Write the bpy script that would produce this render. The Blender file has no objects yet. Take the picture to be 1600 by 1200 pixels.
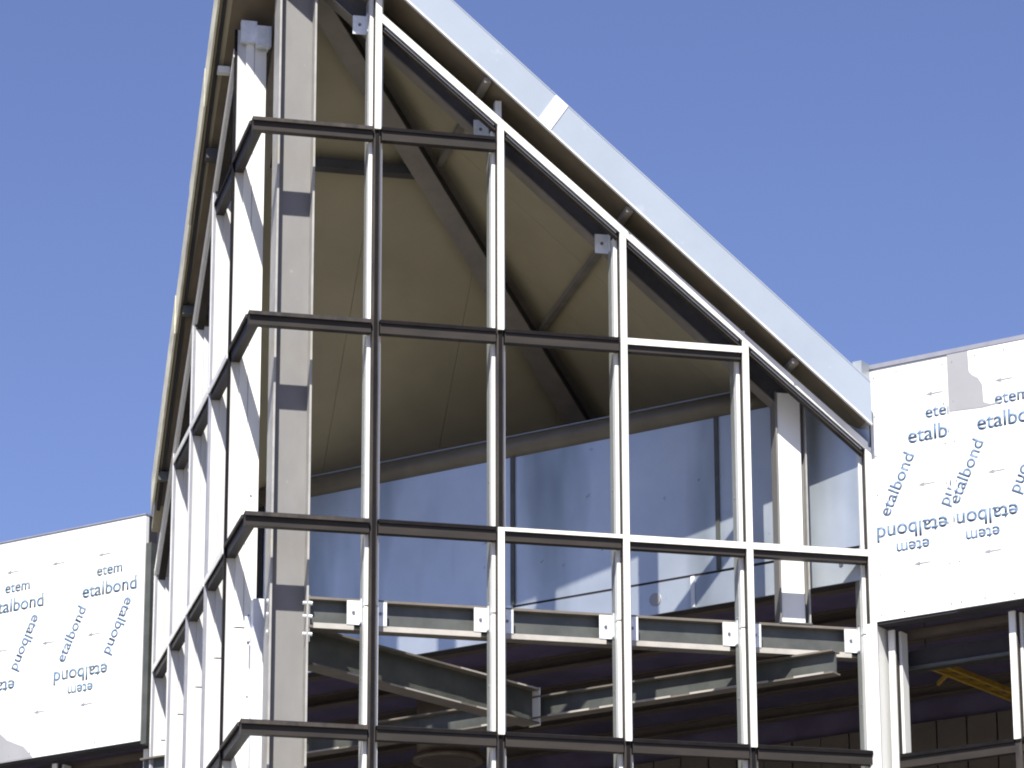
import bpy, math, random
from mathutils import Vector, Matrix
random.seed(7)
S = bpy.context.scene
COL = S.collection

# ------------------------------------------------------------------ camera
# world frame: x runs along the broad right-hand facade, y runs back along the
# receding left-hand facade, z is up; the prow corner stands on the z axis.
cd = bpy.data.cameras.new('camera')
cam = bpy.data.objects.new('camera', cd)
COL.objects.link(cam)
cd.sensor_width = 36.0
cd.lens = 135.5
cd.clip_start = 0.5
cd.clip_end = 3000
cr = Vector((0.973956, -0.226724, -0.002506))
cu = Vector((-0.068796, -0.306025, 0.949535))
cf = Vector((0.216049, 0.924632, 0.313653))
M = Matrix((cr, cu, -cf)).transposed().to_4x4()
M.translation = Vector((-4.4352, -27.9247, 0.3612))
cam.matrix_world = M
S.camera = cam

# ------------------------------------------------------------------ sky, sun, exposure
SUN = Vector((-0.30, -0.70, 1.0)).normalized()          # towards the sun
world = bpy.data.worlds.new('World')
S.world = world
world.use_nodes = True
nt = world.node_tree
bg = nt.nodes['Background']
sky = nt.nodes.new('ShaderNodeTexSky')
sky.sky_type = 'NISHITA'
sky.sun_disc = False
sky.sun_elevation = math.asin(SUN.z)
sky.sun_rotation = math.atan2(SUN.x, SUN.y)
sky.altitude = 0
sky.air_density = 1.0
sky.dust_density = 0.15
sky.ozone_density = 6.5
tint = nt.nodes.new('ShaderNodeMix')
tint.data_type = 'RGBA'; tint.blend_type = 'MULTIPLY'
tint.inputs['Factor'].default_value = 1.0
tint.inputs['B'].default_value = (0.96, 0.77, 0.87, 1)      # the hazeless violet-blue of this sky
nt.links.new(sky.outputs[0], tint.inputs['A'])
nt.links.new(tint.outputs['Result'], bg.inputs[0])
bg.inputs[1].default_value = 0.082
ld = bpy.data.lights.new('sun', 'SUN')
ld.energy = 5.0
ld.angle = math.radians(0.53)
ld.color = (1.0, 0.95, 0.86)
sun = bpy.data.objects.new('sun', ld)
COL.objects.link(sun)
sun.rotation_euler = SUN.to_track_quat('Z', 'Y').to_euler()
sun.location = (-10, -20, 40)
S.view_settings.view_transform = 'Standard'
S.view_settings.look = 'None'
S.view_settings.gamma = 1
S.view_settings.use_curve_mapping = False
S.view_settings.exposure = 1.0
S.cycles.filter_width = 2.0                              # the soft lens of a small compact camera

# ------------------------------------------------------------------ materials
def srgb(r, g, b):
    f = lambda c: (c / 255 / 12.92) if c / 255 <= 0.04045 else ((c / 255 + 0.055) / 1.055) ** 2.4
    return (f(r), f(g), f(b))

def mat(name, c1, c2=None, rough=0.5, metal=0.0, scale=6.0, detail=4.0, stretch=(1, 1, 1), lo=0.35, hi=0.65,
        bump=0.0, bscale=40.0, spots=None, rvar=0.0, spec=0.5):
    m = bpy.data.materials.new(name)
    m.use_nodes = True
    t = m.node_tree
    b = t.nodes['Principled BSDF']
    b.inputs['Roughness'].default_value = rough
    b.inputs['Metallic'].default_value = metal
    b.inputs['Specular IOR Level'].default_value = spec
    if c2 is None:
        c2 = tuple(x * 0.88 for x in c1)
    geo = t.nodes.new('ShaderNodeNewGeometry')
    mp = t.nodes.new('ShaderNodeMapping')
    mp.inputs['Scale'].default_value = stretch
    t.links.new(geo.outputs['Position'], mp.inputs['Vector'])
    nz = t.nodes.new('ShaderNodeTexNoise')
    nz.inputs['Scale'].default_value = scale
    nz.inputs['Detail'].default_value = detail
    nz.inputs['Roughness'].default_value = 0.6
    t.links.new(mp.outputs[0], nz.inputs['Vector'])
    cr_ = t.nodes.new('ShaderNodeValToRGB')
    cr_.color_ramp.elements[0].position = lo
    cr_.color_ramp.elements[1].position = hi
    cr_.color_ramp.elements[0].color = (*c2, 1)
    cr_.color_ramp.elements[1].color = (*c1, 1)
    t.links.new(nz.outputs['Fac'], cr_.inputs['Fac'])
    out = cr_.outputs['Color']
    if spots:
        n2 = t.nodes.new('ShaderNodeTexNoise')
        n2.inputs['Scale'].default_value = spots[1]
        n2.inputs['Detail'].default_value = 5
        t.links.new(geo.outputs['Position'], n2.inputs['Vector'])
        r2 = t.nodes.new('ShaderNodeValToRGB')
        r2.color_ramp.elements[0].position = spots[2]
        r2.color_ramp.elements[1].position = spots[2] + 0.06
        t.links.new(n2.outputs['Fac'], r2.inputs['Fac'])
        mx = t.nodes.new('ShaderNodeMix')
        mx.data_type = 'RGBA'
        t.links.new(r2.outputs['Color'], mx.inputs['Factor'])
        t.links.new(out, mx.inputs['A'])
        mx.inputs['B'].default_value = (*spots[0], 1)
        out = mx.outputs['Result']
    t.links.new(out, b.inputs['Base Color'])
    if rvar:
        mr = t.nodes.new('ShaderNodeMapRange')
        mr.inputs['To Min'].default_value = max(0.02, rough - rvar)
        mr.inputs['To Max'].default_value = rough + rvar
        t.links.new(nz.outputs['Fac'], mr.inputs['Value'])
        t.links.new(mr.outputs['Result'], b.inputs['Roughness'])
    if bump:
        n3 = t.nodes.new('ShaderNodeTexNoise')
        n3.inputs['Scale'].default_value = bscale
        n3.inputs['Detail'].default_value = 3
        t.links.new(mp.outputs[0], n3.inputs['Vector'])
        bp = t.nodes.new('ShaderNodeBump')
        bp.inputs['Strength'].default_value = bump
        bp.inputs['Distance'].default_value = 0.01
        t.links.new(n3.outputs['Fac'], bp.inputs['Height'])
        t.links.new(bp.outputs['Normal'], b.inputs['Normal'])
    return m

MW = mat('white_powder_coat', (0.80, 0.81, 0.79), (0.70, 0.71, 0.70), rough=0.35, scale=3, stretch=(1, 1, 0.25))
MWG = mat('greyish_white', (0.64, 0.645, 0.64), (0.50, 0.51, 0.51), rough=0.4, scale=2.5, stretch=(1, 1, 0.25))  # greyer white for the upper mullions and noses of the left face
MSIDE = mat('shaded_side_grey', (0.36, 0.385, 0.36), (0.28, 0.30, 0.29), rough=0.4, metal=0.2, scale=4, stretch=(1, 1, 0.25))
MCAP = mat('white_cover_cap', (0.80, 0.80, 0.76), (0.68, 0.68, 0.66), rough=0.35, scale=4, stretch=(1, 1, 0.3))
MGASK = mat('dark_gasket', (0.060, 0.052, 0.046), (0.026, 0.024, 0.027), spec=0.2, rough=0.7, scale=9, stretch=(1, 1, 0.3))
MGROOVE = mat('black_rubber', (0.010, 0.009, 0.010), (0.006, 0.005, 0.006), spec=0.1, rough=0.6, scale=9)
MBRZ = mat('bronze_transom', (0.038, 0.032, 0.028), (0.024, 0.022, 0.020), spec=0.2, rough=0.5, scale=5, stretch=(0.4, 0.4, 2))
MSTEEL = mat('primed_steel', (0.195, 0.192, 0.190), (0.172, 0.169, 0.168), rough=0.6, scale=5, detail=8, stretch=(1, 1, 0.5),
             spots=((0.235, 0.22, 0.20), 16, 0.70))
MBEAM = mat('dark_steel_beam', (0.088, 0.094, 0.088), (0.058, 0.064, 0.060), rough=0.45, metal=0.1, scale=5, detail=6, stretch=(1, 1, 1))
MRAFT = mat('shaded_grey_rafter', (0.070, 0.069, 0.074), (0.048, 0.048, 0.052), rough=0.55, scale=4, detail=6)  # rafter webs; their shade is put into this darker tone
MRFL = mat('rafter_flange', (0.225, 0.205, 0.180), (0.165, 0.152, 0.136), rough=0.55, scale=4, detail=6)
MZINC = mat('zinc_bracket', (0.74, 0.77, 0.80), (0.62, 0.66, 0.70), rough=0.4, metal=0.15, scale=20)
MBOLT = mat('bolt_steel', (0.22, 0.22, 0.24), (0.1, 0.1, 0.11), rough=0.4, metal=0.6, scale=30)
MPOST = mat('white_post', (0.74, 0.78, 0.84), (0.66, 0.70, 0.78), rough=0.4, scale=4)
MSOFF = mat('olive_soffit', (0.375, 0.340, 0.240), (0.31, 0.283, 0.20), rough=0.55, scale=1.6, detail=8, bump=0.15, bscale=6,
            lo=0.3, hi=0.7)
MFASC = mat('pale_blue_metal', (0.32, 0.365, 0.43), (0.29, 0.335, 0.40), rough=0.4, metal=0.1, scale=1.5, detail=6,
            bump=0.1, bscale=3, spots=((0.36, 0.40, 0.46), 5, 0.66))
MFASCW = mat('white_joint_strip', (0.80, 0.82, 0.84), (0.72, 0.75, 0.78), rough=0.3, scale=4)
MFASCL = mat('cream_edge_metal', (0.68, 0.65, 0.48), (0.45, 0.43, 0.33), rough=0.5, scale=3, stretch=(1, 1, 2))
MROOF = mat('roof_metal', (0.42, 0.45, 0.48), (0.34, 0.37, 0.40), rough=0.4, metal=0.4, scale=2)
MFILM = mat('white_protective_film', (0.82, 0.83, 0.83), (0.79, 0.80, 0.81), rough=0.35, scale=1.2, bump=0.06, bscale=5)
MALU = mat('bare_grey_panel', (0.37, 0.37, 0.38), (0.33, 0.335, 0.345), rough=0.4, metal=0.2, scale=2)
MCOPE = mat('grey_flashing', (0.30, 0.31, 0.36), (0.24, 0.25, 0.30), rough=0.45, metal=0.2, scale=5)
MINK = mat('blue_ink', (0.085, 0.150, 0.265), (0.12, 0.19, 0.30), rough=0.5, scale=25, lo=0.4, hi=0.62)
MINKC = mat('light_ink', (0.075, 0.165, 0.29), (0.17, 0.215, 0.235), rough=0.5, scale=16, lo=0.42, hi=0.56)
MARROW = mat('grey_ink', (0.17, 0.18, 0.21), (0.28, 0.29, 0.31), rough=0.6, scale=20)
MDARK = mat('dark_fill', (0.030, 0.028, 0.034), (0.018, 0.017, 0.022), rough=0.7, scale=3)
MDECK = mat('dark_metal_deck', (0.15, 0.13, 0.24), (0.10, 0.085, 0.16), rough=0.5, scale=2, metal=0.2)
MPURL = mat('brown_purlin', (0.115, 0.095, 0.085), (0.085, 0.072, 0.068), rough=0.6, scale=3)
MBOARD = mat('brown_board', (0.150, 0.132, 0.120), (0.115, 0.103, 0.098), rough=0.6, scale=2.5, detail=7)
MYEL = mat('yellow_paint', (0.42, 0.27, 0.03), (0.30, 0.19, 0.03), rough=0.5, scale=10)
MDUCT = mat('brown_duct', (0.16, 0.13, 0.10), (0.12, 0.10, 0.08), rough=0.45, scale=5)
MCONC = mat('concrete', (0.24, 0.23, 0.21), (0.17, 0.165, 0.155), rough=0.85, scale=1.5, detail=8)
MGRND = mat('dry_ground', (0.175, 0.155, 0.115), (0.13, 0.115, 0.088), rough=0.95, scale=0.6, detail=9, bump=0.4, bscale=4)

def sheet_mat():
    """galvanised sheet with runs and water marks"""
    m = mat('galvanised_sheet', (0.60, 0.66, 0.73), (0.50, 0.555, 0.62), rough=0.38, metal=0.68, scale=1.4, detail=7,
            bump=0.25, bscale=2.2, lo=0.3, hi=0.72, rvar=0.06, spots=((0.32, 0.34, 0.37), 9, 0.70))
    t = m.node_tree
    b = t.nodes['Principled BSDF']
    src = b.inputs['Base Color'].links[0].from_socket
    geo = t.nodes.new('ShaderNodeNewGeometry')
    mp = t.nodes.new('ShaderNodeMapping')
    mp.inputs['Scale'].default_value = (1.2, 1.2, 0.22)
    t.links.new(geo.outputs['Position'], mp.inputs['Vector'])
    nz = t.nodes.new('ShaderNodeTexNoise')
    nz.inputs['Scale'].default_value = 1.3
    nz.inputs['Detail'].default_value = 3
    t.links.new(mp.outputs[0], nz.inputs['Vector'])
    rp = t.nodes.new('ShaderNodeValToRGB')
    rp.color_ramp.elements[0].position = 0.30
    rp.color_ramp.elements[0].color = (0.50, 0.53, 0.52, 1)
    rp.color_ramp.elements[1].position = 0.52
    rp.color_ramp.elements[1].color = (1, 1, 1, 1)
    t.links.new(nz.outputs['Fac'], rp.inputs['Fac'])
    mx = t.nodes.new('ShaderNodeMix')
    mx.data_type = 'RGBA'
    mx.blend_type = 'MULTIPLY'
    mx.inputs['Factor'].default_value = 1
    t.links.new(src, mx.inputs['A'])
    t.links.new(rp.outputs['Color'], mx.inputs['B'])
    t.links.new(mx.outputs['Result'], b.inputs['Base Color'])
    return m
MSHEET = sheet_mat()

# ------------------------------------------------------------------ helpers
UX, UY, UZ = Vector((1, 0, 0)), Vector((0, 1, 0)), Vector((0, 0, 1))
AN = math.radians(45 - 1.5061)
WN = Vector((math.cos(AN), math.sin(AN), 0))       # normal of the long wall, pointing into the building
WT = Vector((math.sin(AN), -math.cos(AN), 0))      # along the long wall, to the right
WC = 5.05 * WN.x                                   # distance of the wall's face from the prow corner

def WP(s, n, z):
    """point on the long wall: s along it, n behind its face, z up"""
    return WN * (WC + n) + WT * s + UZ * z

class MB:
    def __init__(self):
        self.v, self.f = [], []
    def hexa(self, p):
        """8 corners: bottom loop 0-3, top loop 4-7"""
        n = len(self.v)
        self.v += [Vector(q) for q in p]
        self.f += [(n, n+3, n+2, n+1), (n+4, n+5, n+6, n+7), (n, n+1, n+5, n+4), (n+1, n+2, n+6, n+5),
                   (n+2, n+3, n+7, n+6), (n+3, n, n+4, n+7)]
        return self
    def box(self, x0, x1, y0, y1, z0, z1):
        return self.hexa([(x0,y0,z0),(x1,y0,z0),(x1,y1,z0),(x0,y1,z0),(x0,y0,z1),(x1,y0,z1),(x1,y1,z1),(x0,y1,z1)])
    def wbox(self, s0, s1, n0, n1, z0, z1):
        """box in the long wall's frame"""
        return self.hexa([WP(s0,n0,z0),WP(s1,n0,z0),WP(s1,n1,z0),WP(s0,n1,z0),
                          WP(s0,n0,z1),WP(s1,n0,z1),WP(s1,n1,z1),WP(s0,n1,z1)])
    def bar(self, a, b, side, up, a0, a1, b0, b1):
        """bar from a to b with its section spanning side*[a0,a1] and up*[b0,b1]"""
        a, b = Vector(a), Vector(b)
        q = [(a0,b0),(a1,b0),(a1,b1),(a0,b1)]
        return self.hexa([a+side*i+up*j for i, j in q] + [b+side*i+up*j for i, j in q])
    def ibeam(self, a, b, up, h, w, tf=0.014, tw=0.01):
        a, b = Vector(a), Vector(b)
        d = (b-a).normalized()
        side = d.cross(up).normalized()
        up = side.cross(d).normalized()
        self.bar(a, b, side, up, -w/2, w/2, -h/2, -h/2+tf)
        self.bar(a, b, side, up, -w/2, w/2, h/2-tf, h/2)
        self.bar(a, b, side, up, -tw/2, tw/2, -h/2+tf, h/2-tf)
        return self
    def prism(self, pts, d):
        """polygon extruded by the vector d"""
        n = len(self.v); k = len(pts); d = Vector(d)
        self.v += [Vector(q) for q in pts] + [Vector(q)+d for q in pts]
        self.f.append(tuple(range(n, n+k)))
        self.f.append(tuple(range(n+2*k-1, n+k-1, -1)))
        for i in range(k):
            j = (i+1) % k
            self.f.append((n+i, n+k+i, n+k+j, n+j))
        return self
    def cyl(self, a, b, r, seg=20, r2=None):
        a, b = Vector(a), Vector(b)
        r2 = r if r2 is None else r2
        d = (b-a).normalized()
        x = d.orthogonal().normalized(); y = d.cross(x)
        n = len(self.v)
        for c, rr in ((a, r), (b, r2)):
            for i in range(seg):
                t = 2*math.pi*i/seg
                self.v.append(c + x*math.cos(t)*rr + y*math.sin(t)*rr)
        self.f.append(tuple(range(n+seg-1, n-1, -1)))
        self.f.append(tuple(range(n+seg, n+2*seg)))
        for i in range(seg):
            j = (i+1) % seg
            self.f.append((n+i, n+j, n+seg+j, n+seg+i))
        return self
    def make(self, name, m, parent=None, smooth=False):
        base = root_loc(parent)
        me = bpy.data.meshes.new(name)
        me.from_pydata([q-base for q in self.v], [], self.f)
        me.materials.append(m)
        me.update()
        import bmesh
        bm = bmesh.new(); bm.from_mesh(me)
        bmesh.ops.recalc_face_normals(bm, faces=bm.faces)
        bm.to_mesh(me); bm.free()
        if smooth:
            for p in me.polygons: p.use_smooth = len(p.vertices) == 4
        o = bpy.data.objects.new(name, me)
        COL.objects.link(o)
        if parent: o.parent = parent
        return o

def root_loc(o):
    v = Vector((0, 0, 0))
    while o is not None:
        v += o.location; o = o.parent
    return v

def thing(name, label, cat, loc, group=None):
    o = bpy.data.objects.new(name, None)
    COL.objects.link(o)
    o.location = loc; o.empty_display_size = 0.2
    o['label'] = label; o['category'] = cat
    if group: o['group'] = group
    o['kind'] = 'thing'
    return o

def struct(o):
    o['kind'] = 'structure'; return o

# ================================================================== ground
GZ = -1.2
struct(MB().box(-600, 600, -400, 800, GZ-0.5, GZ).make('ground', MGRND))
struct(MB().box(-9, 14, -6, 26, GZ-0.1, GZ+0.12).make('pavement', MCONC))

# ================================================================== main building (shell behind the long wall)
bld = thing('building', 'long low building behind the glass prow, its dark interior seen under the white cladding', 'building', WP(0, 4, GZ))
NB = 5.6
MB().wbox(-14, 14, 0.17, NB, 8.98, 9.14).make('ceiling', MDECK, bld)
MB().wbox(-14, 14, NB, NB+0.2, GZ, 8.98).make('rear_wall', MDECK, bld)
MB().wbox(-14.2, -14, 0.3, NB+0.2, GZ, 9.6).make('end_wall', MCONC, bld)
MB().wbox(14, 14.2, 0.3, NB+0.2, GZ, 9.6).make('end_wall', MCONC, bld)
MB().wbox(-14, 14, 0.45, NB, 3.7, 3.95).make('floor_slab', MCONC, bld)
MB().wbox(-14, 14, 0.6, 0.8, GZ, 3.7).make('lower_wall', MCONC, bld)
for k in range(6):                               # purlins under the deck, parallel to the wall
    n = 0.62 + k*0.95
    MB().ibeam(WP(-13.9, n, 8.92), WP(13.9, n, 8.92), UZ, 0.115, 0.12).make('purlin', MPURL, bld)
for k in range(60):                              # brown boards on the rear wall, each its own piece
    s = -6.0 + k*0.31 + random.uniform(-0.006, 0.006)
    MB().wbox(s, s+0.296, NB-0.05-random.uniform(0, .006), NB-0.002, 6.4, 8.68).make('board', MBOARD, bld)

# ================================================================== cladding walls (white film-covered panels)
import bmesh
def lettering(txt, s0, z0, s1, z1, n, m, parent, lo=-99, hi=99):
    cu_ = bpy.data.curves.new('lettering', 'FONT')
    cu_.body = txt
    cu_.size = 1.0
    cu_.extrude = 0.0
    cu_.offset = 0.018
    to = bpy.data.objects.new('tmp', cu_)
    COL.objects.link(to)
    bpy.context.view_layer.update()
    dg = bpy.context.evaluated_depsgraph_get()
    me = bpy.data.meshes.new_from_object(to.evaluated_get(dg))
    bpy.data.objects.remove(to)
    xs = [v.co.x for v in me.vertices]
    x0, x1 = min(xs), max(xs)
    L = math.hypot(s1-s0, z1-z0)
    k = L/(x1-x0)
    d = Vector(((s1-s0)/L, (z1-z0)/L)); u = Vector((-d.y, d.x))
    base = root_loc(parent)
    for v in me.vertices:
        q = d*((v.co.x-x0)*k) + u*(v.co.y*k*0.98)
        v.co = WP(s0+q.x, n, z0+q.y) - base
    bmn = bmesh.new(); bmn.from_mesh(me)
    bmesh.ops.remove_doubles(bmn, verts=bmn.verts, dist=1e-5)
    for sc, sg in ((lo+0.006, -1), (hi-0.006, 1)):          # the print stops at the edge of its panel
        bmesh.ops.bisect_plane(bmn, geom=bmn.verts[:]+bmn.edges[:]+bmn.faces[:], plane_co=WP(sc, 0, 0)-base,
                               plane_no=WT*sg, clear_outer=True)
    if not bmn.faces:
        bmn.free(); bpy.data.meshes.remove(me); return None
    r = bmesh.ops.extrude_face_region(bmn, geom=list(bmn.faces))
    for v in [g for g in r['geom'] if isinstance(g, bmesh.types.BMVert)]:
        v.co -= WN*0.0008
    bmesh.ops.recalc_face_normals(bmn, faces=bmn.faces)
    bmn.to_mesh(me); bmn.free()
    me.materials.clear(); me.materials.append(m)
    o = bpy.data.objects.new('lettering', me)
    COL.objects.link(o); o.parent = parent
    return o

def arrow(s, z, n, parent):
    b = MB()
    sl = 0.0
    b.prism([WP(s-0.02, n, z-0.006), WP(s+0.075, n, z-0.004), WP(s+0.075, n, z+0.004), WP(s-0.02, n, z+0.006)], -WN*0.0008)
    b.prism([WP(s-0.075, n, z), WP(s-0.02, n, z-0.019), WP(s-0.02, n, z+0.019)], -WN*0.0008)
    return b.make('arrow_mark', MARROW, parent)

def film_print(s0, n, lo, hi, parent, m1=MINK, m2=MINK, up=True):
    """one repeat of the printed film, s0 = where the upright word starts"""
    wd, sm = 'etalbond', 'etem'
    def T(t, a, za, b, zb, mm):
        if min(a, b) > hi or max(a, b) < lo: return
        lettering(t, a, za, b, zb, n, mm, parent, lo, hi)
    T(wd, s0, 9.495, s0+0.63, 9.495, m1)
    T(sm, s0+0.162, 9.678, s0+0.458, 9.678, m2)
    T(wd, s0-0.193, 8.917, s0+0.052, 9.392, MINK)
    T(wd, s0+0.512, 9.436, s0+0.272, 8.950, MINK)
    T(wd, s0+0.320, 8.845, s0-0.305, 8.845, m1)
    T(sm, s0+0.157, 8.690, s0-0.137, 8.690, m2)
    for ds, z in ((0.246, 9.871), (-0.294, 9.869), (0.149, 9.137), (-0.385, 9.135), (0.086, 8.498), (-0.455, 8.500)):
        if lo+0.06 < s0+ds < hi-0.08: arrow(s0+ds, z, n, parent)

ZB, ZT = 8.083, 10.165
def clad(name, label, edges, side, patches, prints, proud):
    w = thing(name, label, 'wall', WP(sum(edges)/len(edges), 0.05, ZB), 'film-covered cladding walls beside the prow')
    for i, (a, b) in enumerate(zip(edges[:-1], edges[1:])):
        n0 = proud[i]
        g = 0.004
        pn = MB().wbox(a+g, b-g, n0, 0.045+n0*0, ZB, ZT)
        p = pn.make('cladding_panel', MFILM, w)
        sc = MB()
        for z in [ZB+0.05+0.327*k for k in range(7)]:
            for x in (a+0.045, b-0.045):
                sc.cyl(WP(x, n0-0.004, z), WP(x, n0+0.001, z), 0.0075, 8)
        for x in [a+0.25+0.25*k for k in range(int((b-a-0.3)/0.25))]:
            for z in (ZB+0.05, ZT-0.05):
                sc.cyl(WP(x, n0-0.004, z), WP(x, n0+0.001, z), 0.0075, 8)
        sc.make('rivets', MARROW, p)['kind'] = 'stuff'
        for s0 in prints[i]:
            film_print(s0, n0-0.0012, a, b, p, *((MINKC, MINKC) if side < 0 else (MINK, MINK)))
        for poly in patches.get(i, []):
            q = MB().prism([WP(x, n0-0.0022, z) for x, z in poly], -WN*0.0008)
            o = q.make('bare_patch', MALU, p)
            o['label'] = 'grey metal where the white film has been torn off'
    a, b = edges[0], edges[-1]
    MB().wbox(a, b, 0.047, 0.165, ZB+0.02, ZT-0.01).make('wall_core', MDARK, w)
    MB().wbox(a, b, -0.012, 0.20, ZT+0.003, ZT+(0.040 if side > 0 else 0.014)).make('coping', MCOPE, w)
    MB().wbox(a, b, 0.012, 0.16, ZB-0.022, ZB-0.002).make('drip_trim', MDARK, w)
    return w

patch_r = [(4.159, ZT-0.004), (4.345, ZT-0.004), (4.350, 9.99), (4.378, 9.955), (4.425, 9.925), (4.462, 9.86), (4.468, 9.715),
           (4.52, 9.692), (4.60, 9.690), (4.60, 9.682), (4.45, 9.672), (4.163, 9.690)]
patch_l = [(-5.70, 8.40), (-5.567, 8.36), (-5.472, 8.283), (-5.36, 8.235), (-5.275, 8.20), (-5.225, 8.15), (-5.165, ZB+0.006), (-5.70, ZB+0.006)]
clad('clad_wall', 'white cladding wall right of the prow, blue printed film torn open near its top',
     [3.452, 4.157, 5.66, 7.2, 8.7, 10.2, 13.9], 1, {1: [patch_r]},
     [[3.786], [4.401, 5.486], [6.57], [7.66, 8.7], [9.3], [10.9]], [0.0, -0.008, 0.0, 0.0, 0.0, 0.0])
clad('clad_wall', 'white cladding wall left of the glass prow, printed with small pale words and arrows',
     [-13.9, -10.9, -9.3, -7.6, -6.2, -3.93], -1, {4: [patch_l]},
     [[-12.6], [-10.4], [-8.9], [-7.3], [-4.647, -5.732]], [0.0, 0.0, 0.0, 0.0, -0.003])

# ------------------------------------------------------------------ inner parapet between the two facades
pw = thing('parapet_wall', 'bluish galvanised sheet wall inside the prow, rounded metal coping along its top', 'wall', WP(0, 0.05, 8.44))
MROLL = mat('dull_roll', (0.17, 0.155, 0.125), (0.13, 0.12, 0.10), rough=0.45, metal=0.2, scale=3)
def sheetp(s0, s1, z0, z1, n=0.0):
    g = 0.004
    MB().wbox(s0+g, s1-g, n, n+0.02, z0+g, z1-g).make('sheet', MSHEET, pw)
for (a, b, n) in ((-2.60, 0.03, 0), (0.03, 2.03, .006), (2.03, 3.446, 0)):
    if b > 0.1:
        sheetp(a, b, 8.725, 10.03, n)
    else:
        sheetp(a, b, 8.442, 10.03, n)
for (a, b) in ((0.03, 1.78), (1.78, 3.446)):
    sheetp(a, b, 8.442, 8.712, 0.004)
MB().wbox(0.03, 3.446, 0.012, 0.03, 8.700, 8.735).make('joint_strip', MDARK, pw)
MB().wbox(1.765, 1.80, -0.010, 0.003, 8.45, 8.71).make('cover_strip', MPOST, pw)
MB().wbox(-3.80, 3.446, 0.034, 0.16, 8.46, 10.02).make('wall_core', MDARK, pw)
MB().wbox(2.013, 2.05, -0.014, 0.004, 8.73, 10.03).make('seam', MBEAM, pw)
MB().wbox(0.012, 0.048, -0.014, 0.004, 8.73, 10.03).make('seam', MBEAM, pw)
MB().wbox(-3.80, -2.61, 0.0, 0.03, 8.46, 10.03).make('dark_fill', MDARK, pw)  # dark sheet standing in for the unlit opening left of the sheets
b = MB()
b.cyl(WP(-3.80, 0.03, 10.118), WP(3.30, 0.03, 10.118), 0.095, 24)
b.make('coping_roll', MROLL, pw, smooth=True)
MB().wbox(-3.80, 3.30, 0.0, 0.17, 10.212, 10.222).make('coping_sheet', MFASC, pw)
dent = MB()
dent.cyl(WP(1.42, -0.004, 8.57), WP(1.42, 0.004, 8.57), 0.055, 20)
dent.make('round_cap', MALU, pw)
dent = MB()
dent.cyl(WP(3.15, -0.004, 8.60), WP(3.15, 0.004, 8.60), 0.018, 12)
dent.make('hole', MBOLT, pw)

# ================================================================== structural steel
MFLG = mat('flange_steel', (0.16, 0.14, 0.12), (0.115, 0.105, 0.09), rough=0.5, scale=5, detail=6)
def steel(name, label, cat, loc, group=None): return thing(name, label, cat, loc, group)

# corner column behind the prow corner
c = steel('steel_column', 'big grey H-section steel column standing just behind the prow corner', 'column', (0.395, 0.40, GZ))
TOPC = 13.55
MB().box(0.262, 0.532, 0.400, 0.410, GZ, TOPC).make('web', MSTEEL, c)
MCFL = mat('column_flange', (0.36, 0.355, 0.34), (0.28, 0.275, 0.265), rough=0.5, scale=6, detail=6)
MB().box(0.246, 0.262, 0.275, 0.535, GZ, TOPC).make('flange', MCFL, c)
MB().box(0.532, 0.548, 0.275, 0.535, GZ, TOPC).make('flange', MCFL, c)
for z in (8.045, 7.94, 7.80):
    for x in (0.545, 0.236):
        for dy in (0.292,):
            MB().cyl((x-0.012 if x < .4 else x, dy, z), (x if x < .4 else x+0.034, dy, z), 0.016, 8).make('bolt', MZINC, c)
    MB().cyl((0.505, 0.290, z), (0.531, 0.290, z), 0.014, 8).make('bolt', MZINC, c)

# right-hand post standing on the floor beam
def hpost(x0, x1, y0, y1, z0, z1, label):
    t = steel('steel_post', label, 'post', ((x0+x1)/2, (y0+y1)/2, z0))
    ym = (y0+y1)/2
    MB().box(x0+0.022, x1-0.042, ym-0.05, ym-0.042, z0+0.012, z1).make('face_plate', MW, t)
    MB().box(x0+0.012, x1-0.012, ym, ym+0.008, z0+0.012, z1).make('web', MSTEEL, t)
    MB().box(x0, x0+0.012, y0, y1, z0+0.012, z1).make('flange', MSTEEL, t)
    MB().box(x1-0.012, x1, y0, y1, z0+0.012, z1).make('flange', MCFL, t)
    MB().box(x0-0.01, x1+0.01, y0, y1, z0, z0+0.012).make('base_plate', MBEAM, t)
hpost(4.325, 4.578, 0.275, 0.42, 8.10, 10.02, 'white H-section post standing on the floor beam near the right end of the prow')
t = steel('steel_post', 'grey H-section post at the far end of the receding left face', 'post', (0.36, 4.45, 8.1))
MB().box(0.275, 0.45, 4.44, 4.45, 8.10, 10.02).make('web', MSTEEL, t)
MB().box(0.275, 0.45, 4.32, 4.332, 8.10, 10.02).make('flange', MSTEEL, t)
MB().box(0.275, 0.45, 4.57, 4.582, 8.10, 10.02).make('flange', MSTEEL, t)
# white box post between first left mullion and column
t = steel('box_post', 'short white box post beside the corner column, bolted to the first left mullion', 'post', (0.25, 0.81, GZ))
MB().box(0.188, 0.312, 0.70, 0.82, GZ, 8.17).make('tube', MPOST, t)
MB().box(0.14, 0.188, 0.80, 0.81, 7.87, 8.05).make('bracket', MZINC, t)

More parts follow.
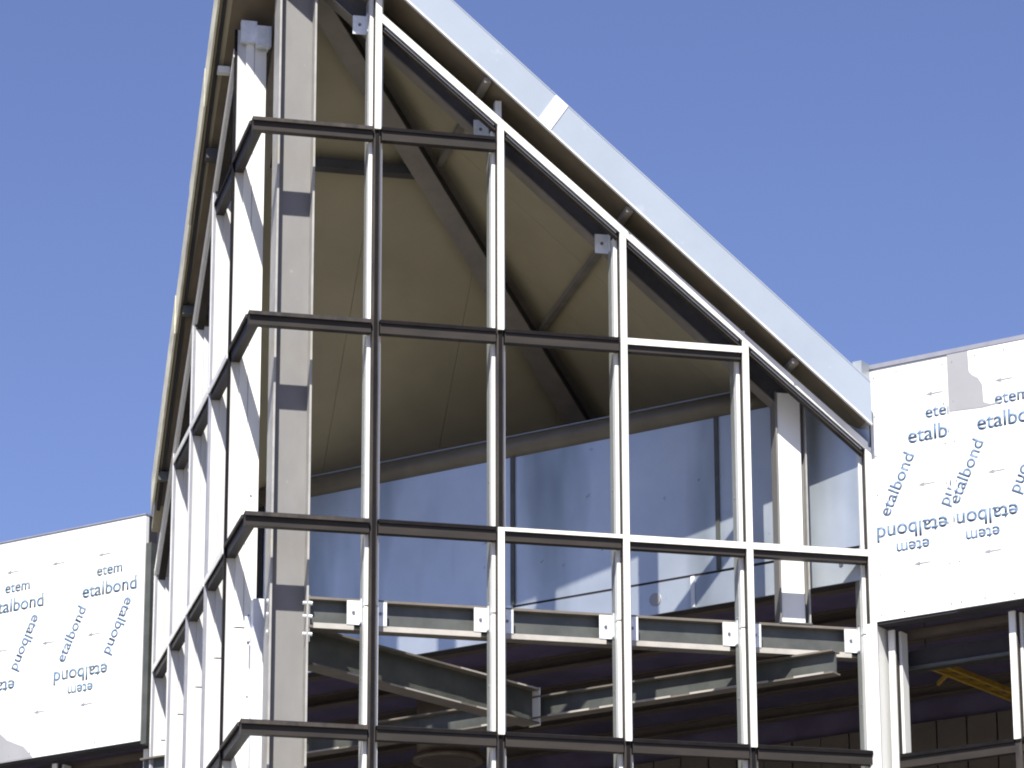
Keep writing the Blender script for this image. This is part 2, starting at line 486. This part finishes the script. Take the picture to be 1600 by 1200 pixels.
# floor beams
def beam(label, a, b, h, w, m=MBEAM, name='steel_beam', cat='beam', tf=0.014, up=UZ):
    t = steel(name, label, cat, Vector(a), 'rafters under the prow roof' if cat == 'rafter' else 'steel beams at floor level of the prow')
    a, b = Vector(a), Vector(b)
    d = (b-a).normalized(); side = d.cross(up).normalized(); upv = side.cross(d).normalized()
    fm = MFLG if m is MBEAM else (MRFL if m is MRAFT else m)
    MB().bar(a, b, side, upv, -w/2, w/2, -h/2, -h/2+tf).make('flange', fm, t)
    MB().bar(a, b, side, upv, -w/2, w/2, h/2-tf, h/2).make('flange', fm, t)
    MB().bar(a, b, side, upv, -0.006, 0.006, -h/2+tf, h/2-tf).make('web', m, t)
    return t
MBF = mat('pale_flange_edge', (0.42, 0.40, 0.37), (0.34, 0.325, 0.30), rough=0.5, scale=6)
t = beam('horizontal I-beam behind the right face at floor level, carrying white brackets', (0.55, 0.345, 7.975), (4.99, 0.345, 7.975), 0.245, 0.13, tf=0.02)
# bolted end plate against the column
MB().box(0.549, 0.561, 0.285, 0.44, 7.74, 8.11).make('end_plate', MSTEEL, t)
# pale angle under the beam; its gaps stand in for the bracket shadows
for i in range(5):
    MB().box(0.585 if i == 0 else i+0.08, i+0.90, 0.262, 0.277, 7.846, 7.888).make('edge_angle', MBF, t)
beam('horizontal I-beam behind the receding left face at floor level', (0.345, 0.55, 7.975), (0.345, 5.0, 7.975), 0.245, 0.13, tf=0.02)
t = beam('sloping-looking diagonal I-beam running inward from the corner column to the cross beam', (0.56, 0.50, 7.75), (2.73, 2.06, 7.75), 0.30, 0.17, tf=0.016)
d = (Vector((2.73, 2.06, 0))-Vector((0.56, 0.50, 0))).normalized(); sd = d.cross(UZ)
MB().bar(Vector((2.73, 2.06, 7.75)), Vector((2.73, 2.06, 7.75))+d*0.012, sd, UZ, -0.03, 0.085, -0.16, 0.155).make('end_plate', MW, t)  # white colour stands in for a sun patch on the plate
for k0, k1, zz in ((0.39, 0.56, -0.15), (0.88, 1.71, -0.15), (1.90, 2.09, -0.15), (1.71, 2.09, 0.136), (2.40, 2.66, 0.136)):
    q = Vector((0.56, 0.50, 7.75))
    MB().bar(q+d*k0+sd*0.0852, q+d*k1+sd*0.0852, sd, UZ, 0, 0.003, zz, zz+0.014).make('pale_edge_dash', MBF, t)  # pale dashes set along the flange edges
t = beam('I-beam running along the wall below the galvanised sheet, behind the diagonal beam', WP(-3.7, -0.22, 7.745), WP(3.20, -0.22, 7.745), 0.19, 0.12, tf=0.014)
for a, b in ((-1.98, -1.55), (-.1, .35), (0.55, 0.95), (1.05, 1.72), (1.9, 2.35), (2.45, 2.62), (2.85, 3.12)):
    MB().wbox(a, b, -0.285, -0.2805, 7.652, 7.668).make('edge_strip', MBF, t)  # sun patches on the lower flange edge, put on as pale strips

# ================================================================== tower roof: two slopes folding over a hip
G = 0.870; Z0 = 14.02          # underside: z = Z0 - G*max(x, y)
OR_, OL = 0.14, 0.12           # overhangs of the right and left faces
EAVE = 5.45
roof = thing('tower_roof', 'steep hipped metal roof rising over the prow corner with olive-brown underside', 'roof', (0, 0, 9.2))
TH = 0.06
def rp(x, y, sl, dz=0.0):
    return Vector((x, y, Z0 - G*(x if sl == 'r' else y) + dz))
def clip_poly(poly, keep):
    out = []
    for i in range(len(poly)):
        a, b = poly[i], poly[(i+1) % len(poly)]
        fa, fb = keep(a), keep(b)
        if fa >= 0: out.append(a)
        if fa*fb < 0:
            t_ = fa/(fa-fb)
            out.append((a[0]+(b[0]-a[0])*t_, a[1]+(b[1]-a[1])*t_))
    return out
joints = [-0.20, 0.36, 1.36, 2.36, 3.36, 4.36, EAVE]
for a, b in zip(joints[:-1], joints[1:]):
    g = 0.0015
    for sl in 'rl':
        lo = -OR_ if (sl == 'r' and a < 0) else a
        if sl == 'r':
            poly = [(-0.12, lo+g), (EAVE, lo+g), (EAVE, b-g), (-0.12, b-g)]
            poly = clip_poly(poly, lambda q: q[0]-q[1])
        else:
            poly = [(lo+g, -OR_), (b-g, -OR_), (b-g, EAVE), (lo+g, EAVE)]
            poly = clip_poly(poly, lambda q: q[1]-q[0])
        if sl == 'r' and a < 0: poly = clip_poly(poly, lambda q: 4.97-q[0])
        if sl == 'l' and a < 0: poly = clip_poly(poly, lambda q: 4.80-q[1])
        if sl == 'r' and abs(a-0.36) < 1e-6: poly = clip_poly(poly, lambda q: 5.2-q[0])
        if sl == 'l' and a < 0: poly = [(max(q[0], -0.165+0.019*q[1]), q[1]) for q in poly]
        if len(poly) < 3: continue
        MB().prism([rp(x, y, sl) for x, y in poly], UZ*TH).make('soffit_panel', MSOFF, roof)
for sl in 'rl':                                             # weathering sheet over the panels
    if sl == 'r': poly = [(-OL, -OR_), (EAVE, -OR_), (EAVE, EAVE)]
    else: poly = [(-OL, -OR_), (EAVE, EAVE), (-OL, EAVE)]
    if sl == 'r': poly = [(0.0, 0.0), (-0.17, -OR_), (4.95, -OR_), (4.95, 0.1), (EAVE, 0.4), (EAVE, EAVE)]
    else: poly = [(0.0, 0.0), (EAVE, EAVE), (0.4, EAVE), (0.0, 4.8), (-0.10, 4.6), (-0.17, 0.0), (-0.17, -OR_)]
    MB().prism([rp(x, y, sl, TH+0.01) for x, y in poly], UZ*0.20).make('roof_sheet', MROOF, roof)
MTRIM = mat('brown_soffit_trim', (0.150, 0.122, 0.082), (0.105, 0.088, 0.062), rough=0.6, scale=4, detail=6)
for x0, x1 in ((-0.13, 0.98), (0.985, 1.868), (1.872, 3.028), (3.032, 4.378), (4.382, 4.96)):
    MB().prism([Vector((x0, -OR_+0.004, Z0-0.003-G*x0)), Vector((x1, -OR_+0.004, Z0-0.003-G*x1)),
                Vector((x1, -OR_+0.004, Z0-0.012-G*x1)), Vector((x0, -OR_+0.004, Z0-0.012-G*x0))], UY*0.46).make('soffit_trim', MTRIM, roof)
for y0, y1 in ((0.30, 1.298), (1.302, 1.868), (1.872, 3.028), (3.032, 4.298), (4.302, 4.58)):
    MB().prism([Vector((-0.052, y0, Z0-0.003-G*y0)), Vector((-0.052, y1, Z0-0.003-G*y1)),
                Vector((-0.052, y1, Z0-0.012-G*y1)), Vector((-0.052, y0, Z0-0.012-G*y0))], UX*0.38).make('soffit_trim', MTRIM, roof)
# fascias
FH = 0.345
def fascia_r(x0, x1, m, y=-OR_, th=0.02, dz=0.0, fh=FH, name='fascia_panel'):
    pts = [Vector((x0, y-th, 14.0-G*x0+dz)), Vector((x1, y-th, 14.0-G*x1+dz)),
           Vector((x1, y-th, 14.0-G*x1+dz+fh)), Vector((x0, y-th, 14.0-G*x0+dz+fh))]
    return MB().prism(pts, UY*(th-0.001)).make(name, m, roof)
fascia_r(-OL-0.02, 2.30, MFASC)
fascia_r(2.455, 4.99, MFASC)
fascia_r(2.30, 2.455, MFASC, th=0.0195)
zb = lambda x: 14.0-G*x
MB().prism([Vector((2.27, -OR_-0.026, zb(2.27)-0.004)), Vector((2.37, -OR_-0.026, zb(2.37)-0.004)),
            Vector((2.52, -OR_-0.026, zb(2.52)+FH+0.004)), Vector((2.42, -OR_-0.026, zb(2.42)+FH+0.004))], UY*0.0055).make('joint_cover', MFASCW, roof)
# folded top lip and lower lip of the right fascia
for x0, x1 in ((-OL, 2.376), (2.378, 4.99)):
    MB().prism([Vector((x0, -OR_-0.023, 14.0-G*x0+FH)), Vector((x1, -OR_-0.023, 14.0-G*x1+FH)),
                Vector((x1, -OR_-0.023, 14.0-G*x1+FH+0.012)), Vector((x0, -OR_-0.023, 14.0-G*x0+FH+0.012))],
               UY*0.19).make('top_flashing', MFASC, roof)
    MB().prism([Vector((x0, -OR_-0.027, 13.988-G*x0)), Vector((x1, -OR_-0.027, 13.988-G*x1)),
                Vector((x1, -OR_-0.027, 14.002-G*x1)), Vector((x0, -OR_-0.027, 14.002-G*x0))],
               UY*0.03).make('lower_lip', MFASCW, roof)
# left fascia in short lengths, slightly uneven
ys = [-OR_-0.02, 0.75, 1.55, 2.4, 3.2, 3.95, 4.62]
for k, (y0, y1) in enumerate(zip(ys[:-1], ys[1:])):
    j = random.uniform(-0.006, 0.006)
    pts = [Vector((-0.185+0.019*y-0.01+j, y, 13.966-G*y-0.02+dz)) for y, dz in ((y0, 0), (y1-0.006, 0), (y1-0.006, FH), (y0, FH))]
    MB().prism(pts, UX*0.018).make('fascia_panel', MFASCL, roof)
MB().prism([Vector((-0.150, -OR_, 13.985-G*-OR_)), Vector((-0.062, 4.6, 13.985-G*4.6)), Vector((-0.062, 4.6, 14.015-G*4.6)), Vector((-0.150, -OR_, 14.015-G*-OR_))],
           UX*0.03).make('edge_channel', MDARK, roof)
# closing piece where the right fascia dies into the wall coping
b = MB().wbox(3.395, 3.475, -0.16, -0.03, 9.92, 10.205)
b.make('end_flashing', MROOF, roof)

# purlins under the panels
def purl(a, b, m, w=0.07, h=0.12, label=None):
    a, b = Vector(a), Vector(b)
    d = (b-a).normalized(); side = d.cross(UZ).normalized()
    o = MB().bar(a, b, side, UZ, -w/2, w/2, -h, -0.004).make('purlin', m, roof)
    return o
for x in (1.87, 3.03, 4.38):
    purl((x, -OR_+0.02, Z0-G*(x+0.03)), (x, x-0.12, Z0-G*(x+0.03)), MRFL, w=0.055, h=0.05)
for y in (1.87,):
    purl((-OL+0.02, y, Z0-G*(y+0.06)), (y-0.1, y, Z0-G*(y+0.06)), MRAFT, w=0.12, h=0.09)
for y in (3.03, 4.30):
    purl((-OL+0.02, y, Z0-G*(y+0.035)), (0.30, y, Z0-G*(y+0.035)), MBEAM, w=0.07, h=0.08)
for y in (1.30,):
    purl((-OL+0.02, y, Z0-G*(y+0.035)), (0.0, y, Z0-G*(y+0.035)), MW, w=0.07, h=0.06)

# rafters: the hip and the two rakes
nh = Vector((1, 1, -G)).normalized()
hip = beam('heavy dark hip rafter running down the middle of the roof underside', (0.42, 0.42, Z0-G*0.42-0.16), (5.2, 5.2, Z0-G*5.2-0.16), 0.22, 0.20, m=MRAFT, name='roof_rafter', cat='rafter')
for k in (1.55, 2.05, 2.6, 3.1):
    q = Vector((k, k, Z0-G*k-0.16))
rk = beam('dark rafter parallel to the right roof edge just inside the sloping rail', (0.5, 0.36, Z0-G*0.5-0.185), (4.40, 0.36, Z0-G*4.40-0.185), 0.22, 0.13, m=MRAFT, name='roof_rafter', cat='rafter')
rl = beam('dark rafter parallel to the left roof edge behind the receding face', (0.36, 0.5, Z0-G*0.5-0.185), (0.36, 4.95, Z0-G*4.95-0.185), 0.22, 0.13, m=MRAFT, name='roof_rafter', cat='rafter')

# ================================================================== curtain wall frames
RA, RB, RC, RD = 11.868, 10.246, 8.623, 7.0
ROWS = [RA, RB, RC, RD, 5.378, 3.755, 2.133, 0.51]
def rake_z(t): return 13.700 - 0.838*t

def facade(side):
    """side 'r': frame in the plane y=0; side 'l': frame in the plane x=0"""
    if side == 'r':
        A, D = UX, UY
        w = thing('curtain_wall', 'unglazed white aluminium window grid on the broad right face of the prow, sloping top rail', 'window frame', (2.5, 0, GZ), 'unglazed window grids of the prow')
    else:
        A, D = UY, UX
        w = thing('curtain_wall', 'unglazed white window grid on the left face of the prow, seen almost edge-on', 'window frame', (0, 2.5, GZ), 'unglazed window grids of the prow')
    def bx(a0, a1, d0, d1, z0, z1):
        return MB().hexa([A*a+D*d_+UZ*z for z in (z0, z1) for a, d_ in ((a0,d0),(a1,d0),(a1,d1),(a0,d1))])
    def slope_bar(a0, a1, d0, d1, h0, h1):
        return MB().hexa([A*a+D*d_+UZ*(rake_z(a)+h) for a in (a0, a1) for d_, h in ((d0,h0),(d1,h0),(d1,h1),(d0,h1))])
    # which cover caps are fitted
    if side == 'r':
        cap_m = {1: [(RA+0.02, 13.05)], 2: [(RB+.03, rake_z(2))], 3: [(RC+.02, rake_z(3))], 4: [(RD+.02, rake_z(4))], 5: [(GZ, rake_z(5))]}
        cap_m[2].append((RD+.02, RC+0.035)); cap_m[3] = [(RD+.02, rake_z(3))]
        cap_t = {(RB, 3), (RC, 2), (RC, 3), (RC, 4)}
    else:
        cap_m = {1: [], 2: [(RB, rake_z(2))], 3: [(RC, rake_z(3))], 4: [(RD+.02, rake_z(4))], 5: [(RD, rake_z(5))]}
        cap_t = {(RB, 1), (RB, 2), (RB, 3), (RC, 1), (RC, 2), (RC, 3), (RC, 4), (RD, 2), (RD, 3), (RD, 4)}
    for i in range(1, 6):
        top = rake_z(i) - 0.03
        if i == 1: top = 13.06
        bw = 0.055
        zs = 7.995                                       # splice in the mullion
        mul = bx(i-bw, i+bw, 0.082, 0.25, GZ, zs-0.006)
        o = mul.make('mullion', MW, w)
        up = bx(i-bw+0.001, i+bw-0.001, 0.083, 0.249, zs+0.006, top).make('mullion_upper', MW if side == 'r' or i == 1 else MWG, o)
        bx(i-bw+0.012, i+bw-0.012, 0.095, 0.235, zs-0.006, zs+0.006).make('splice_sleeve', MGROOVE, o)
        if side == 'r':
            bx(i-bw-0.0008, i+bw+0.0008, 0.153, 0.2505, GZ, top-0.01).make('shaded_side_skin', MSIDE, o)  # grey skin: weak grazing light on the sides, put into the colour
        # fine joint line along the side of the hollow profile
        bx(i-bw-0.0015, i+bw+0.0015, 0.148, 0.152, GZ, top-0.02).make('seam_line', MARROW, o)
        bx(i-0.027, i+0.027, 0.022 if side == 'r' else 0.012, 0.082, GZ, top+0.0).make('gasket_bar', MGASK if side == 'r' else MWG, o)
        bx(i-0.012 if side == 'r' else i-0.0345, i+0.012, 0.010 if side == 'r' else -0.008, 0.022 if side == 'r' else 0.0118, GZ, top).make('gasket_lip', MGROOVE if (side == 'r' or i == 1) else MCOPE, o)
        for z0, z1 in cap_m[i]:
            bx(i-0.025, i+0.025, -0.012, 0.009, z0, z1).make('cover_cap', MCAP, o)
        if side == 'r' and i == 2:
            bx(i-0.03, i+0.02, 0.05, 0.12, top, 12.24).make('top_lug', MZINC, o)
        if side == 'r' and i == 4:
            bx(i-0.015, i+0.015, 0.05, 0.08, top, rake_z(4)+0.09).make('top_lug', MZINC, o)
        # screws of the splice
        for z in (zs+0.10, zs-0.12, zs-0.55, RC+0.45, RC-0.75):
            if z < top:
                fa = i-bw if True else i+bw
                MB().cyl(A*(fa-0.004)+D*0.19+UZ*z, A*(fa+0.001)+D*0.19+UZ*z, 0.008, 8).make('screw', MBOLT, o)
    # transoms
    for z in ROWS:
        for i in range(0, 5):
            if z > 7 and (i+1) > (13.70 - z)/0.838 + 0.02: continue
            a0, a1 = (0.0 if i == 0 else i+0.036), i+1-0.036
            if i == 0 and side == 'l': a0 = 0.0835
            tr = bx(a0, a1, 0.012, 0.082, z-0.066, z+0.012).make('transom', MBRZ, w)
            bx(a0 if i else (0.0 if side == 'r' else 0.0835), a1, -0.004, 0.080, z+0.0125, z+0.040).make('gasket_bar', MGROOVE, tr)
            bx(a0, a1, 0.014, 0.078, z+0.0405, z+0.047).make('top_edge', MBRZ, tr)
            if i == 0:                                     # dark lip running round the open corner
                bx(-0.004 if side == 'r' else 0.0835, a1, -0.016, -0.0045, z+0.006, z+0.036).make('lip', MGASK, tr)
            if (z, i) in cap_t:
                hh = 0.030 if (side == 'r' and (z, i) == (RC, 2)) else 0.052
                bx(i+0.028, i+1-0.028, -0.013, -0.0045, z+0.037-hh, z+0.037).make('cover_cap', MCAP, tr)
    # sloping rails
    for i in range(1, 5):
        r_ = slope_bar(i+0.036, i+1-0.036, 0.022, 0.082, -0.085, 0.02).make('sloping_rail', MBRZ, w)
        slope_bar(i+0.0, i+1, -0.014, 0.006, -0.034, 0.040).make('cover_cap', MCAP, r_)
        slope_bar(i+0.05, i+1-0.05, 0.006, 0.0215, -0.055, -0.048).make('gasket_lip', MZINC, r_)
    # angle cleats at the floor beam and near the roof
    def cleat(a, s, z, dep=0.262, h=0.19, wd=0.10, name='bracket'):
        a0, a1 = (a, a+wd) if s > 0 else (a-wd, a)
        o = bx(a0, a1, dep-0.005, dep+0.006, z-h/2, z+h/2).make(name, MZINC, w)
        ae = a if s > 0 else a
        bx(a-(0.0 if s > 0 else 0.006), a+(0.006 if s > 0 else 0.0), dep-0.08, dep-0.006, z-h/2, z+h/2).make('leg_plate', MZINC, o)
        am = (a0+a1)/2
        for dz in (0.0, ):
            MB().cyl(A*am+D*(dep-0.014)+UZ*(z+dz), A*am+D*(dep-0.004)+UZ*(z+dz), 0.013, 8).make('bolt', MBOLT, o)
    for i in range(1, 6):
        cleat(i-0.056, -1, 7.982)
        if i < 5: cleat(i+0.056, 1, 7.982)
    tops = ((1, 12.88), (2, 12.06), (3, 11.16)) if side == 'r' else ((1, 12.95),)
    for i, z in tops:
        cleat(i-0.054, -1, z, dep=0.25, h=0.16, wd=0.11)
    if side == 'l':
        o = bx(0.9, 0.947, 0.03, 0.16, 12.93, 13.12).make('bracket', MZINC, w)
        o = bx(0.84, 0.90, 0.15, 0.27, 12.88, 13.06).make('bracket', MZINC, w)
    return w
facade('r')
facade('l')

# ------------------------------------------------------------------ window frames below the cladding
def strip(label, s_list, sgn, sa, sb):
    w = thing('window_frame', label, 'window frame', WP((sa+sb)/2, 0.2, GZ), 'window strips under the cladding walls')
    for k, s in enumerate(s_list):
        o = MB().wbox(s-0.05, s+0.05, 0.22, 0.32, GZ, 8.04).make('mullion', MW, w)
        MB().wbox(s-0.028, s+0.028, 0.165, 0.219, GZ, 8.04).make('gasket_bar', MGASK, o)
        MB().wbox(s-0.027, s+0.027, 0.145, 0.164, RD+0.03 if k else GZ, 8.04).make('cover_cap', MCAP, o)
    for z in ROWS[3:]:
        for a, b in zip(s_list[:-1], s_list[1:]):
            lo, hi = min(a, b)+0.03, max(a, b)-0.03
            o = MB().wbox(lo, hi, 0.175, 0.245, z-0.066, z+0.012).make('transom', MBRZ, w)
            MB().wbox(lo, hi, 0.158, 0.24, z+0.0125, z+0.042).make('gasket_bar', MGROOVE, o)
    MB().wbox(sa, sb, 0.36, 0.44, 8.02, 8.075).make('head_rail', MPURL, w)
    MB().wbox(sa, sb, 0.45, 0.55, 7.78, 7.93).make('head_beam', MDARK, w)
    MB().wbox(sa, sb, 0.42, 0.449, 7.775, 7.80).make('lower_rail', MBEAM, w)
    return w
strip('white framed window strip under the right-hand cladding, open to the dark interior', [3.50+1.052*k for k in range(10)], 1, 3.40, 13.8)
strip('white framed window strip under the left-hand cladding at the bottom left', [-3.98-1.052*k for k in range(9)], -1, -13.8, -3.9)
t = thing('corner_trim', 'tall narrow white trim where the right face of the prow meets the cladding wall', 'trim', WP(3.41, -0.02, GZ))
MB().wbox(3.385, 3.445, -0.055, 0.02, GZ, 8.06).make('cover_cap', MCAP, t)
MB().wbox(3.400, 3.440, 0.022, 0.30, GZ, 8.06).make('back_box', MW, t)
t = thing('corner_trim', 'dull brown trim closing the edge of the left cladding wall beside the prow', 'trim', WP(-3.89, 0.0, GZ))
MB().wbox(-3.925, -3.865, 0.0, 0.10, 8.05, 9.9).make('edge_strip', MBEAM, t)

# ================================================================== things inside
t = thing('air_duct', 'round brown duct hanging from the dark ceiling at the bottom centre', 'duct', (3.0, 6.5, 8.3))
t.location = Vector((2.90, 6.10, 8.2))
P0 = Vector((2.90, 6.10, 0))
MB().cyl(P0+UZ*8.24, P0+UZ*8.97, 0.29, 28).make('pipe', MDUCT, t, smooth=True)
MB().cyl(P0+UZ*8.19, P0+UZ*8.235, 0.325, 28).make('collar', MDUCT, t, smooth=True)
MB().cyl(P0+UZ*8.183, P0+UZ*8.189, 0.26, 28).make('mouth', MPURL, t)
t = thing('yellow_brace', 'dark yellow steel lattice brace inside the building behind the right window strip', 'brace', (6.0, 1.7, 8.2))
a, b = Vector((5.95, 1.58, 8.22)), Vector((7.25, 2.72, 8.22))
d = (b-a).normalized(); sd = d.cross(UZ)
MB().bar(a, b, sd, UZ, -0.10, -0.065, -0.02, 0.02).make('chord', MYEL, t)
MB().bar(a, b, sd, UZ, 0.035, 0.07, -0.02, 0.02).make('chord', MYEL, t)
for k in range(6):
    q = a + d*(0.1+k*0.28)
    MB().bar(q-sd*0.065, q+d*0.14+sd*0.035, d, UZ, -0.012, 0.012, -0.012, 0.012).make('lacing', MYEL, t)
MB().bar(a+d*0.55-sd*0.0, a+d*1.0-sd*0.42, d, UZ, -0.02, 0.02, 0.03, 0.06).make('strut', MYEL, t)
for k in (0.05, 1.6):
    q = a+d*k
    MB().cyl(q+UZ*0.02, q+UZ*0.76, 0.012, 8).make('hanger_rod', MBOLT, t)
